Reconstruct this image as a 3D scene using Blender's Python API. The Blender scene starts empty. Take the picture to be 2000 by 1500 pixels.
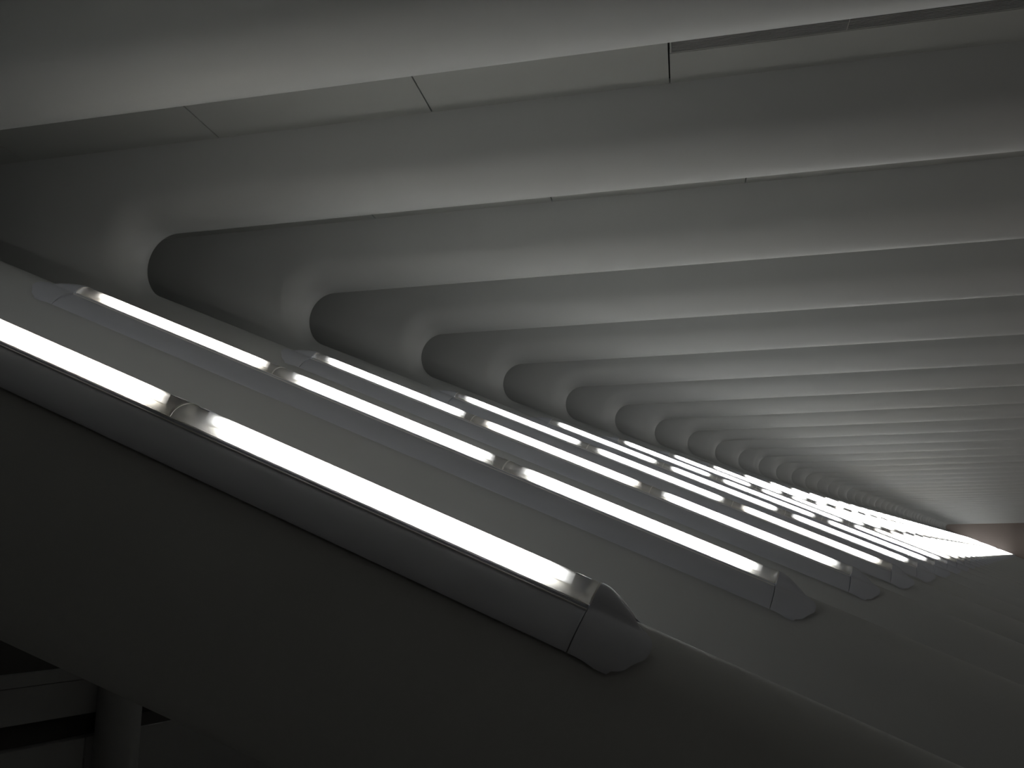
import bpy, bmesh, math, random
from mathutils import Matrix, Vector

# ------------------------------------------------------------------ camera, world, light, exposure
D = 1.6                      # rib pitch in metres; all layout numbers below are in pitches, camera eye = origin
EYE = Vector((0.0, 0.0, 1.6))
SX = 0.3539                  # every rib steps this much to the right (the passage runs askew to its ribs)
SZ = 0.0015
Y0 = 1.29                    # first rib
NR = 46                      # ribs in the row
scn = bpy.context.scene
C = scn.collection

def W(x, y, z):
    return Vector((x * D, y * D, z * D)) + EYE

cam = bpy.data.cameras.new('camera')
cam.sensor_width = 36.0
cam.lens = 1633.4 / 2000 * 36
cam.clip_start = 0.02
cam.clip_end = 500
co = bpy.data.objects.new('camera', cam)
C.objects.link(co)
R = Matrix(((0.97940981, 0.20152968, -0.01192524),
            (-0.05328033, 0.20105647, -0.97812959),
            (-0.1947245, 0.9586251, 0.20765424)))
right, down, fwd = R[0].normalized(), R[1].normalized(), R[2].normalized()
m = Matrix((right, -down, -fwd)).transposed().to_4x4()
m.translation = EYE
co.matrix_world = m
scn.camera = co

world = bpy.data.worlds.new('world')
scn.world = world
world.use_nodes = True
world.node_tree.nodes['Background'].inputs[0].default_value = (0.5, 0.5, 0.5, 1)
world.node_tree.nodes['Background'].inputs[1].default_value = 0.0
scn.view_settings.view_transform = 'Standard'
scn.view_settings.look = 'None'
scn.view_settings.gamma = 1
scn.view_settings.use_curve_mapping = False
scn.view_settings.exposure = 0.0
TUBE = 38.0                  # radiance of a fluorescent tube
WARM_FILL = 1.3                  # radiance of the added downlights standing in for hall light behind the camera
SIDE_FILL = 42.0                  # radiance of the added fill uplights, unseen on the right of the passage
try:
    scn.cycles.max_bounces = 8
    scn.cycles.diffuse_bounces = 5
    scn.cycles.transparent_max_bounces = 12
    scn.cycles.sample_clamp_indirect = 6.0
    scn.cycles.blur_glossy = 1.0
    scn.cycles.caustics_refractive = False
    scn.cycles.caustics_reflective = False
except Exception:
    pass

# ------------------------------------------------------------------ materials
def mat(name, col, rough=0.5, metal=0.0, spec=0.5, noise=0.0, nscale=6.0, bump=0.0, bscale=80.0):
    mt = bpy.data.materials.new(name)
    mt.use_nodes = True
    nt = mt.node_tree
    b = nt.nodes['Principled BSDF']
    b.inputs['Base Color'].default_value = (*col, 1)
    b.inputs['Roughness'].default_value = rough
    b.inputs['Metallic'].default_value = metal
    b.inputs['Specular IOR Level'].default_value = spec
    tc = nt.nodes.new('ShaderNodeTexCoord')
    if noise:
        n = nt.nodes.new('ShaderNodeTexNoise')
        n.inputs['Scale'].default_value = nscale
        n.inputs['Detail'].default_value = 4
        nt.links.new(tc.outputs['Object'], n.inputs['Vector'])
        mx = nt.nodes.new('ShaderNodeMix')
        mx.data_type = 'RGBA'
        mx.inputs['A'].default_value = (*[c * (1 - noise) for c in col], 1)
        mx.inputs['B'].default_value = (*[min(1, c * (1 + noise)) for c in col], 1)
        nt.links.new(n.outputs['Fac'], mx.inputs['Factor'])
        nt.links.new(mx.outputs['Result'], b.inputs['Base Color'])
    if bump:
        n = nt.nodes.new('ShaderNodeTexNoise')
        n.inputs['Scale'].default_value = bscale
        n.inputs['Detail'].default_value = 3
        nt.links.new(tc.outputs['Object'], n.inputs['Vector'])
        bp = nt.nodes.new('ShaderNodeBump')
        bp.inputs['Strength'].default_value = bump
        bp.inputs['Distance'].default_value = 0.002
        nt.links.new(n.outputs['Fac'], bp.inputs['Height'])
        nt.links.new(bp.outputs['Normal'], b.inputs['Normal'])
    return mt

def emit(name, col, s):
    mt = bpy.data.materials.new(name)
    mt.use_nodes = True
    nt = mt.node_tree
    nt.nodes.remove(nt.nodes['Principled BSDF'])
    e = nt.nodes.new('ShaderNodeEmission')
    e.inputs[0].default_value = (*col, 1)
    e.inputs[1].default_value = s
    nt.links.new(e.outputs[0], nt.nodes['Material Output'].inputs[0])
    return mt

M_RIB = mat('white_rib_plaster', (0.555, 0.57, 0.572), 0.55, noise=0.008, nscale=2.5, bump=0.10, bscale=90)
M_PANEL = mat('ceiling_panel_paint', (0.45, 0.465, 0.455), 0.6, noise=0.02, nscale=1.5)
M_SLAB = mat('dark_ceiling_void', (0.03, 0.03, 0.03), 0.9)
M_WALL = mat('plain_wall_paint', (0.42, 0.41, 0.39), 0.7, noise=0.03, nscale=1.0)
M_END = mat('end_wall_paint', (0.40, 0.345, 0.32), 0.7, noise=0.04, nscale=1.0)
M_FLOOR = mat('grey_stone_floor', (0.16, 0.16, 0.16), 0.45, noise=0.1, nscale=3.0)
M_HOUS = mat('lamp_housing_paint', (0.56, 0.58, 0.64), 0.42, noise=0.015, nscale=8)
M_RIM = mat('bright_metal_rim', (0.88, 0.86, 0.83), 0.3)
M_TROUGH = mat('reflector_sheet', (0.40, 0.38, 0.32), 0.4, metal=0.2, noise=0.08, nscale=20)
M_GRILLE = mat('grille_slat_paint', (0.30, 0.31, 0.31), 0.5)
M_DARK = mat('dark_recess', (0.10, 0.095, 0.09), 0.8)
M_LOW = mat('lower_wall_panel', (0.36, 0.36, 0.36), 0.6, noise=0.03)
def tube_mat(name, col, st):
    """fluorescent tube: full glow along its length, fading over the last few centimetres at the electrodes"""
    mt = emit(name, col, st)
    nt = mt.node_tree
    e = [n for n in nt.nodes if n.type == 'EMISSION'][0]
    tc = nt.nodes.new('ShaderNodeTexCoord')
    sx = nt.nodes.new('ShaderNodeSeparateXYZ')
    nt.links.new(tc.outputs['Generated'], sx.inputs[0])
    def math_(op, a, b=None):
        n = nt.nodes.new('ShaderNodeMath')
        n.operation = op
        for q, x in enumerate((a, b)):
            if x is None: continue
            if isinstance(x, (int, float)): n.inputs[q].default_value = x
            else: nt.links.new(x, n.inputs[q])
        return n.outputs[0]
    d = math_('SUBTRACT', 0.5, math_('ABSOLUTE', math_('SUBTRACT', sx.outputs[0], 0.5)))
    u = math_('MINIMUM', math_('DIVIDE', d, 0.085), 1.0)
    w = math_('POWER', u, 2.6)
    nt.links.new(math_('MULTIPLY', math_('ADD', math_('MULTIPLY', w, 0.992), 0.008), st), e.inputs[1])
    return mt

M_TUBE = [tube_mat('tube_glow_neutral', (0.98, 0.995, 1.0), TUBE),
          tube_mat('tube_glow_warm', (1.0, 0.965, 0.91), TUBE * 0.85),
          tube_mat('tube_glow_cool', (0.96, 0.97, 1.0), TUBE * 1.1)]
M_BACK_FILL = emit('added_downlight_glow', (1.0, 0.90, 0.82), WARM_FILL)
M_SIDE_FILL = emit('added_fill_uplight_glow', (1.0, 0.90, 0.81), SIDE_FILL)

def lens_mat():
    mt = bpy.data.materials.new('frosted_clear_cover')
    mt.use_nodes = True
    nt = mt.node_tree
    nt.nodes.remove(nt.nodes['Principled BSDF'])
    out = nt.nodes['Material Output']
    tr = nt.nodes.new('ShaderNodeBsdfTransparent')
    tr.inputs[0].default_value = (0.96, 0.95, 0.92, 1)
    tl = nt.nodes.new('ShaderNodeBsdfTranslucent')
    tl.inputs[0].default_value = (0.93, 0.92, 0.88, 1)
    gl = nt.nodes.new('ShaderNodeBsdfGlossy')
    gl.inputs['Roughness'].default_value = 0.25
    gl.inputs[0].default_value = (0.9, 0.9, 0.9, 1)
    a = nt.nodes.new('ShaderNodeMixShader')
    a.inputs[0].default_value = 0.25
    nt.links.new(tr.outputs[0], a.inputs[1])
    nt.links.new(tl.outputs[0], a.inputs[2])
    rf = nt.nodes.new('ShaderNodeBsdfRefraction')
    rf.inputs['Roughness'].default_value = 0.55
    rf.inputs['IOR'].default_value = 1.06
    rf.inputs[0].default_value = (0.95, 0.94, 0.91, 1)
    c = nt.nodes.new('ShaderNodeMixShader')
    c.inputs[0].default_value = 0.45
    nt.links.new(a.outputs[0], c.inputs[1])
    nt.links.new(rf.outputs[0], c.inputs[2])
    b = nt.nodes.new('ShaderNodeMixShader')
    b.inputs[0].default_value = 0.05
    nt.links.new(c.outputs[0], b.inputs[1])
    nt.links.new(gl.outputs[0], b.inputs[2])
    nt.links.new(b.outputs[0], out.inputs[0])
    return mt
M_LENS = lens_mat()

# ------------------------------------------------------------------ helpers
def mesh_of(name, verts, faces, mt, smooth=False, sharp=35):
    me = bpy.data.meshes.new(name)
    me.from_pydata([tuple(v) for v in verts], [], faces)
    me.materials.append(mt)
    bm = bmesh.new()
    bm.from_mesh(me)
    bmesh.ops.remove_doubles(bm, verts=bm.verts, dist=1e-6)
    bmesh.ops.recalc_face_normals(bm, faces=bm.faces)
    for f in bm.faces:
        f.smooth = smooth
    if smooth:
        for e in bm.edges:
            if len(e.link_faces) == 2 and e.calc_face_angle(0) > math.radians(sharp):
                e.smooth = False
    bm.to_mesh(me)
    bm.free()
    return me

def link(name, data, parent=None, loc=None):
    o = bpy.data.objects.new(name, data)
    C.objects.link(o)
    if parent:
        o.parent = parent
    if loc is not None:
        o.location = loc
    return o

def tag(o, label=None, cat=None, group=None, kind=None):
    if label: o['label'] = label
    if cat: o['category'] = cat
    if group: o['group'] = group
    if kind: o['kind'] = kind
    return o

def box(x0, x1, y0, y1, z0, z1):
    v = [(x, y, z) for x in (x0, x1) for y in (y0, y1) for z in (z0, z1)]
    f = [(0, 1, 3, 2), (4, 6, 7, 5), (0, 4, 5, 1), (2, 3, 7, 6), (0, 2, 6, 4), (1, 5, 7, 3)]
    return v, f

def skew_box(xa, xb, y0, y1, z0, z1):
    """box whose long sides run along the passage (xa, xb are offsets from the rib line)"""
    v = []
    for xo in (xa, xb):
        for y in (y0, y1):
            for z in (z0, z1):
                v.append(W(xo + SX * (y - Y0), y, z))
    f = [(0, 1, 3, 2), (4, 6, 7, 5), (0, 4, 5, 1), (2, 3, 7, 6), (0, 2, 6, 4), (1, 5, 7, 3)]
    return v, f

def loft(rings, closed=True, cap=True):
    n = len(rings[0])
    v = [p for r in rings for p in r]
    f = []
    for i in range(len(rings) - 1):
        for k in range(n if closed else n - 1):
            a, b = i * n + k, i * n + (k + 1) % n
            f.append((a, b, b + n, a + n))
    if cap:
        f.append(tuple(range(n)))
        f.append(tuple((len(rings) - 1) * n + k for k in range(n)))
    return v, f

# ------------------------------------------------------------------ room shell
YB, YE = -3.2, Y0 + 45.5
XL, XR = -4.6, 4.6
ZF, ZC = -1.0, 1.85

v, f = skew_box(XL - .1, XR + .1, YB - .1, YE + .1, ZF - .1, ZF)
tag(link('floor', mesh_of('floor', v, f, M_FLOOR)), kind='structure')
v, f = skew_box(XL - .1, XR + .1, YB - .1, YE + .1, ZC + .022, ZC + .12)
ceiling = tag(link('ceiling', mesh_of('ceiling', v, f, M_SLAB)), kind='structure')
v, f = skew_box(XL - .1, XL, YB, YE, ZF, ZC + .022)
tag(link('wall_left', mesh_of('wall_left', v, f, M_WALL)), kind='structure')
v, f = skew_box(XR, XR + .1, YB, YE, ZF, ZC + .022)
tag(link('wall_right', mesh_of('wall_right', v, f, M_WALL)), kind='structure')
v, f = skew_box(XL, XR, YE, YE + .1, ZF, ZC + .022)
tag(link('wall_far', mesh_of('wall_far', v, f, M_END)), kind='structure')
v, f = skew_box(XL, XR, YB - .1, YB, ZF, ZC + .022)
tag(link('wall_back', mesh_of('wall_back', v, f, M_WALL)), kind='structure')

# ceiling panels between the ribs, 0.98 pitch wide, with open joints
PW, GAP = 0.982, 0.006
HW = 0.22                                           # half width of a rib at its root
J0 = -1.305
def panel_mesh(y0, y1, gap=GAP, w=PW):
    v, f = box(gap / 2 * D, (w - gap / 2) * D, y0 * D, y1 * D, 0, .020 * D)
    me = mesh_of('ceiling_panel', v, f, M_PANEL)
    return me
pm = panel_mesh(.08, 1 - HW + .01)
pm_long = panel_mesh(.08, 1 - HW + .01, w=2 * PW)
pm_narrow = panel_mesh(HW + .36, 1 - HW + .01, w=2 * PW)
for j in range(-1, NR - 1):
    if j <= 16:
        for k in (-3, -2, -1, 0, 1, 3, 5):
            narrow = (j == 1 and k >= 1)
            x = J0 + k * PW
            o = link('ceiling_panel', pm_narrow if narrow else (pm_long if k > 0 else pm), ceiling)
            o.location = W(x + SX * j, Y0 + j, ZC)
    else:
        v, f = box(0, 9 * PW * D, (.08) * D, (1 - HW + .01) * D, 0, .02 * D)
        o = link('ceiling_panel_strip', mesh_of('ceiling_panel_strip', v, f, M_PANEL), ceiling)
        o.location = W(J0 - 3 * PW + SX * j, Y0 + j, ZC)
# plain panels over the hall behind the first rib
v, f = box(0, 8.8 * D, YB * D, (Y0 - 1 - .28) * D, 0, .02 * D)
o = link('ceiling_panel_strip', mesh_of('ceiling_panel_strip', v, f, M_PANEL), ceiling)
o.location = W(J0 - 3 * PW - SX, 0, ZC)

# ------------------------------------------------------------------ ribs
SL = 0.4415
CA, SA = math.cos(math.atan(SL)), math.sin(math.atan(SL))
Lx, Lz = CA, -SA                                     # direction down the leg
OX, OZ = -2.533, 0.995                               # s = 0 on the leg ridge
H0, PWR = 0.335, 1.6
def leg_depth(s):
    return max(.337, .34 + (2.3 - s) * .071)

def rib_path():
    pts = []                                         # (x, z, ox, oz, depth)
    for x in [4.6, 4.0, 3, 2, 1, 0, -1, -2, -2.6]:
        pts.append((x, 1.515, 0, 1, ZC + .02 - 1.515))
    r, cx, cz = .159, -2.962, 1.356
    n = 22
    for i in range(n + 1):
        t = i / n
        th = math.radians(90 + (90 + 66.2) * t - 0)
        if i == n:
            th = math.atan2(-CA, -SA) + 2 * math.pi
        ox, oz = math.cos(th), math.sin(th)
        px, pz = cx + r * ox, cz + r * oz
        d = 99
        if oz > 1e-4: d = min(d, (ZC + .02 - pz) / oz)
        if ox < -1e-4: d = min(d, (px + 4.6) / -ox)
        if oz < -0.05:
            d = min(d, leg_depth(-.53) + (1.5) * (1 - (-oz / CA)) ** 1.0)
        pts.append((px, pz, ox, oz, d))
    for s in [-.4, -.2, 0, .3, .7, 1.1, 1.5, 1.9, 2.3, 2.7, 3.2, 3.8, 4.3, 4.9]:
        pts.append((OX + Lx * s, OZ + Lz * s, -SA, -CA, leg_depth(s)))
    return pts

def rib_mesh():
    rings = []
    for px, pz, ox, oz, dep in rib_path():
        b = min(1.0, max(0.0, (1 - oz) / (1 + CA)))   # 0 on the beam, 1 on the leg
        b = b * b * (3 - 2 * b)
        yc, r, amax = -.065 * (1 - b), .155 - .03 * b, 90 - 24 * b
        sh = -.0145 * (1 - b)
        near, far = [], []
        for i in range(13):
            a = math.radians(amax * i / 12)
            near.append((yc - r * math.sin(a), r * (1 - math.cos(a)) + sh))
            a = math.radians(90 * i / 12)
            far.append((yc + r * math.sin(a), r * (1 - math.cos(a)) + sh))
        near += [(-HW, .330 - .04 * (1 - b)), (-HW, dep)]
        far += [(yc + r + .005, .28), (yc + r + .01, dep)]
        ring = [(px + ox * d, y, pz + oz * d) for y, d in reversed(near)]
        ring += [(px + ox * d, y, pz + oz * d) for y, d in far[1:]]
        ring = [Vector((x * D, y * D, max(z, ZF) * D)) for x, y, z in ring]
        rings.append(ring)
    v, f = loft(rings, closed=True, cap=True)
    return mesh_of('ceiling_rib', v, f, M_RIB, smooth=True, sharp=30)

ORD = ['first', 'second', 'third', 'fourth', 'fifth', 'sixth', 'seventh', 'eighth', 'ninth', 'tenth', 'eleventh', 'twelfth',
       'thirteenth', 'fourteenth', 'fifteenth', 'sixteenth']
rm = rib_mesh()
for j in range(NR):
    o = link('ceiling_rib', rm)
    o.location = W(SX * j, Y0 + j, SZ * j)
    if j == 0:
        lab = 'nearest white rib, its broad dark leg filling the lower left below the biggest lamp'
    elif j == 1:
        lab = 'white rib whose beam crosses the top edge and whose leg carries the second lamp'
    elif j == 2:
        lab = 'white rib with the largest rounded inner corner, its beam just below the dark grille'
    elif j < 14:
        lab = '%s smooth white rib from the camera, bent from ceiling beam into sloping leg' % ORD[j]
    elif j == NR - 1:
        lab = 'last white rib, its beam edge standing against the brownish far wall'
    else:
        lab = 'one of the tightly stacked distant white ribs towards the far wall'
    tag(o, lab, 'rib', 'curved white ribs along the passage')

# ------------------------------------------------------------------ strip lights on the leg ridges
SEG0, SEG = 0.322, 0.765
def ribn(y):
    y = abs(y)
    if y > .114:
        return -.0742 - (y - .114) * 2.46
    return -.125 + math.sqrt(.125 ** 2 - y * y)
OUT = [(-.1195, -.0655), (-.1188, -.0610), (-.110, -.0490), (-.100, -.0378), (-.088, -.0275), (-.077, -.0190), (-.066, -.0125), (-.0610, -.0105)]
LY, LN, LH = .0495, -.001, .031                      # lens half width, spring line, crown height

def vec(s, y, n):
    return (s * D, y * D, n * D)

def housing_mesh():
    s0, s1 = SEG0 + .003, SEG0 + 3 * SEG - .003
    near = OUT + [(-.0605, -.0090), (-.0585, -.0090)]
    inner = [(-.0580, -.0105), (-.0515, -.0103), (-.0505, -.0035), (-.045, -.004), (-.025, .002), (0, .006)]
    prof = near + inner + [(-y, n) for y, n in reversed(inner[:-1])] + [(-y, n) for y, n in reversed(near)]
    # underside, following the rib a few millimetres off it
    prof += [(.086, ribn(.086) + .0006), (.06, ribn(.06) + .001), (.03, ribn(.03) + .001), (0, .002), (-.03, ribn(.03) + .001), (-.06, ribn(.06) + .001), (-.086, ribn(.086) + .0006)]
    rings = [[vec(s, y, n) for y, n in prof] for s in (s0, s1)]
    v, f = loft(rings)
    return mesh_of('lamp_housing', v, f, M_HOUS, smooth=True, sharp=28)

def rim_mesh():
    s0, s1 = SEG0 + .003, SEG0 + 3 * SEG - .003
    v, f = [], []
    for sg in (-1, 1):
        for yc, nc, rr in ((.0600, -.0082, .0013), (.0502, -.0024, .0009)):
            rings = [[vec(s, sg * yc + rr * math.cos(2 * math.pi * q / 8), nc + rr * math.sin(2 * math.pi * q / 8)) for q in range(8)] for s in (s0, s1)]
            vv, ff = loft(rings)
            f += [tuple(q + len(v) for q in p) for p in ff]
            v += vv
    return mesh_of('edge_rim', v, f, M_RIM, smooth=True, sharp=60)

def reflector_mesh(length):
    pr = [(-.0488, -.0092), (-.0448, -.0030), (-.025, .0030), (0, .0080)]
    pr = pr + [(-y, n) for y, n in reversed(pr[:-1])]
    pr = pr + [(y, n - .0006) for y, n in reversed(pr)]
    rings = [[vec(s, y, n) for y, n in pr] for s in (.004, length - .004)]
    v, f = loft(rings)
    return mesh_of('reflector', v, f, M_TROUGH, smooth=True)

def lens_mesh(length):
    N = 14
    ring = []
    for i in range(N + 1):
        a = math.pi * i / N
        ring.append((-LY * math.cos(a), LN + LH * math.sin(a)))
    rings = [[vec(s, y, n) for y, n in ring] for s in (.002, length - .002)]
    v, f = loft(rings, closed=False, cap=False)
    return mesh_of('lamp_cover', v, f, M_LENS, smooth=True, sharp=80)

def ring_mesh():
    N = 14
    rings = []
    for s in (-.0018, .0018):
        r = []
        for dr in (0.0008, -0.0010):
            seq = range(N + 1) if dr > 0 else range(N, -1, -1)
            for i in seq:
                a = math.pi * i / N
                r.append(vec(s, -(LY + dr) * math.cos(a), LN + (LH + dr) * math.sin(a)))
        rings.append(r)
    v, f = loft(rings)
    return mesh_of('joint_ring', v, f, M_RIM, smooth=True)

TR, TC = .0085, .0180
def tube_mesh(mt, length):
    rings = []
    n = 10
    for s, k in ((.040, .6), (.043, 1), (length - .043, 1), (length - .040, .6)):
        rings.append([vec(s, TR * k * math.cos(2 * math.pi * i / n), TC + TR * k * math.sin(2 * math.pi * i / n)) for i in range(n)])
    v, f = loft(rings)
    return mesh_of('lamp_tube', v, f, mt, smooth=True, sharp=60)

def socket_mesh():
    v, f = box(-.012 * D, .012 * D, -.012 * D, .012 * D, .008 * D, .030 * D)
    return mesh_of('tube_socket', v, f, M_HOUS)

ENDY = [(0, .034), (.02, .044), (.035, .066), (.05, .084), (.065, .095), (.08, .101), (.09, .101), (.1, .099), (.108, .088), (.1145, .080), (.1175, .071), (.1195, .058), (.2, .058)]
def end_len(y):
    k = .85 if y > 0.001 else 1.0
    y = abs(y)
    for (a, p), (b, q) in zip(ENDY, ENDY[1:]):
        if y <= b:
            u = (y - a) / (b - a)
            return k * (p + (q - p) * u)
    return .02

def cap_mesh(sign, scale):
    """saddle-shaped end of the housing: crown dying into the ridge, a lobe of flange on either side"""
    half = [(-.1195, -.0655), (-.1188, -.0615), (-.1172, -.0585), (-.115, -.0555), (-.110, -.0490), (-.100, -.0378), (-.088, -.0275), (-.077, -.0190), (-.066, -.0120),
            (-.059, -.0070), (-.0535, -.0010), (-.0500, .0070), (-.044, .0155), (-.036, .0220), (-.026, .0275), (-.013, .0310)]
    prof = half + [(0, LN + LH + .001)] + [(-y, n) for y, n in reversed(half)]
    rings = []
    for t in (0, .1, .2, .3, .4, .5, .6, .7, .78, .85, .91, .95, .98, 1.0):
        h = math.sqrt(max(0, 1 - t ** 2.6))
        r = []
        for y, n in prof:
            b = ribn(y)
            low = .0070 + .016 * max(0, abs(y) - .05) / .0695 - (0 if abs(y) < .1194 else .005)
            r.append(vec(sign * t * end_len(y) * scale, y, b + max((n - b) * h, low)))
        for y in (.086, .06, .03, 0, -.03, -.06, -.086):
            r.append(vec(sign * t * end_len(y) * scale * .84, y, ribn(y) + .0006))
        rings.append(r)
    v, f = loft(rings)
    return mesh_of('end_cap', v, f, M_HOUS, smooth=True, sharp=40)

me_h, me_r, me_ref, me_lens, me_ring = housing_mesh(), rim_mesh(), reflector_mesh(SEG), lens_mesh(SEG), ring_mesh()
me_tube = [tube_mesh(mt, SEG) for mt in M_TUBE]
me_sock = socket_mesh()
me_cu, me_cd = cap_mesh(-1, 1.2), cap_mesh(1, 1.0)
random.seed(7)
PICK = {0: (0, 1, 0), 1: (1, 0, 0), 2: (0, 1, 0), 3: (0, 0, 1), 4: (0, 0, 2), 5: (0, 0, 2)}
for j in range(NR):
    root = link('strip_light', None)
    root.location = W(OX + SX * j, Y0 + j, OZ + SZ * j)
    root.rotation_euler = (0, math.atan(SL) , 0)
    if j == 0: lab = 'biggest and nearest strip light, running off the left edge, rounded end cap lower centre'
    elif j == 1: lab = 'second strip light from the camera, whole from its upper left cap to lower right cap'
    elif j == 2: lab = 'third strip light from the camera, starting under the largest rounded rib corner'
    elif j < 9: lab = '%s strip light from the camera on the sloping rib legs' % ORD[j]
    elif j < 14: lab = '%s strip light from the camera in the closely spaced glowing row' % ORD[j]
    elif j == NR - 1: lab = 'farthest strip light, glowing against the brownish end wall'
    else: lab = 'one of the distant strip lights merging into a white wedge of glare'
    tag(root, lab, 'lamp', 'strip lights along the sloping rib legs')
    link('housing', me_h, root)
    link('end_cap', me_cu, root, Vector(vec(SEG0 + .001, 0, 0)))
    link('end_cap', me_cd, root, Vector(vec(SEG0 + 3 * SEG - .001, 0, 0)))
    link('edge_rim', me_r, root)
    for k in range(3):
        s = SEG0 + k * SEG
        lens = link('lamp_cover', me_lens, root, Vector(vec(s, 0, 0)))
        link('reflector', me_ref, root, Vector(vec(s, 0, 0)))
        pk = PICK[j][k] if j in PICK else random.choice((0, 0, 2, 2, 1))
        link('lamp_tube', me_tube[pk], root, Vector(vec(s, 0, 0)))
        if j < 12:
            for e in (.030, SEG - .030):
                link('tube_socket', me_sock, root, Vector(vec(s + e, 0, 0)))
    for k in range(4):
        link('joint_ring', me_ring, root, Vector(vec(SEG0 + k * SEG + (0.0018 if k == 0 else (-.0018 if k == 3 else 0)), 0, 0)))

# ------------------------------------------------------------------ ventilation grille beside the second beam
gx0, gx1 = -0.3185, 3.6
gr = link('ventilation_grille', None)
gr.location = W(gx0 + SX * 1, Y0 + 1, ZC)
tag(gr, 'long dark slatted air grille in the ceiling panels at top right', 'grille')
ya, yb = .105, HW + .355
v, f = [], []
for a in ((0, (gx1 - gx0) * D, ya * D, (ya + .004) * D, 0, .018 * D), (0, .006 * D, (ya + .004) * D, (yb) * D, 0, .018 * D),
          (0, (gx1 - gx0) * D, (yb) * D, (yb + .002) * D, 0.001 * D, .018 * D)):
    vv, ff = box(*a)
    f += [tuple(i + len(v) for i in q) for q in ff]
    v += vv
link('frame', mesh_of('grille_frame', v, f, M_PANEL), gr)
v, f = box(.006 * D, (gx1 - gx0) * D, 0, .0045 * D, 0, .012 * D)
sm = mesh_of('slat', v, f, M_GRILLE)
y = ya + .008
while y < yb - .004:
    link('slat', sm, gr, Vector((0, y * D, .002 * D)))
    y += .0088
v, f = box(0, .003 * D, (ya + .004) * D, yb * D, 0.0012 * D, .003 * D)
link('grille_joint', mesh_of('grille_joint', v, f, M_PANEL), gr, Vector(((.658 - SX + .3185) * D, 0, -.0005 * D)))

# ------------------------------------------------------------------ low wall and post under the first leg
def part(name, parent, geo, mt):
    return link(name, mesh_of(name, geo[0], geo[1], mt), parent)
lw = link('low_wall', None)
tag(lw, 'dim low wall with banded panels seen under the nearest rib leg, bottom left', 'wall')
yA, yB = 1.62, 6.0
part('back_board', lw, skew_box(-2.44, -2.36, yA, yB, ZF, -.20), M_DARK)
part('fascia_band', lw, skew_box(-2.355, -2.30, yA, 2.56, -.453, -.349), M_LOW)
part('fascia_band', lw, skew_box(-2.355, -2.298, yA, 2.56, -.347, -.312), M_LOW)
part('fascia_band', lw, skew_box(-2.355, -2.31, 2.56, yB, -.453, -.312), M_LOW)
part('lower_panel', lw, skew_box(-2.355, -2.30, yA, 2.468, ZF, -.525), M_LOW)
part('lower_panel', lw, skew_box(-2.355, -2.30, 2.474, yB, ZF, -.525), M_LOW)
part('shelf_box', lw, skew_box(-2.355, -2.32, 2.6, yB, -.525, -.484), M_DARK)
n = 24
rings = []
for z in (ZF, -.19, -.18):
    k = 1.0 if z < -.185 else .9
    rings.append([W(-2.27 + SX * (2.55 - Y0) + .068 * k * math.cos(2 * math.pi * i / n), 2.545 + .068 * k * math.sin(2 * math.pi * i / n), z) for i in range(n)])
v, f = loft(rings)
tag(link('round_post', mesh_of('round_post', v, f, M_LOW, smooth=True)), 'dim round post standing in front of the low banded wall, bottom left', 'post')

# ------------------------------------------------------------------ unseen downlights added behind the camera, standing in for warm hall light
def downlight(x, y):
    root = link('added_downlight', None)
    root.location = W(x, y, ZC)
    n = 20
    tag(root, 'added round warm downlight, unseen behind the camera, standing in for hall light', 'lamp', 'added warm downlights behind the camera')
    rr = [[(r * D * math.cos(2 * math.pi * i / n), r * D * math.sin(2 * math.pi * i / n), z * D) for i in range(n)]
          for r, z in ((.11, 0), (.11, -.012), (.09, -.012), (.088, -.003))]
    v, f = loft(rr, cap=False)
    link('trim_ring', mesh_of('trim_ring', v, f, M_PANEL, smooth=True, sharp=30), root)
    v = [(.087 * D * math.cos(2 * math.pi * i / n), .087 * D * math.sin(2 * math.pi * i / n), -.004 * D) for i in range(n)]
    link('diffuser', mesh_of('diffuser', v, [tuple(range(n))], M_BACK_FILL), root)
for x, y in ((-1.6, -.9), (0.6, -.9), (-1.6, -2.4), (0.6, -2.4)):
    downlight(x, y)

# ------------------------------------------------------------------ unseen fill uplights added right of the frame to brighten the beams
n = 16
rr = [[(r * D * math.cos(2 * math.pi * i / n), r * D * math.sin(2 * math.pi * i / n), z * D) for i in range(n)]
      for r, z in ((.14, .001), (.135, .014), (.10, .014), (.098, .006))]
v, f = loft(rr, cap=False)
me_ring2 = mesh_of('trim_ring', v, f, M_RIM, smooth=True, sharp=35)
v = [(.099 * D * math.cos(2 * math.pi * i / n), .099 * D * math.sin(2 * math.pi * i / n), .007 * D) for i in range(n)]
me_disc = mesh_of('diffuser', v, [tuple(range(n))], M_SIDE_FILL)
for k in range(24):
    y = .3 + 2.0 * k
    root = link('added_fill_uplight', None)
    root.location = W(3.2 + SX * (y - Y0), y, ZF)
    tag(root, 'added round fill uplight in the floor, unseen on the right-hand side of the passage', 'lamp', 'added fill uplights right of the picture')
    link('trim_ring', me_ring2, root)
    link('diffuser', me_disc, root)
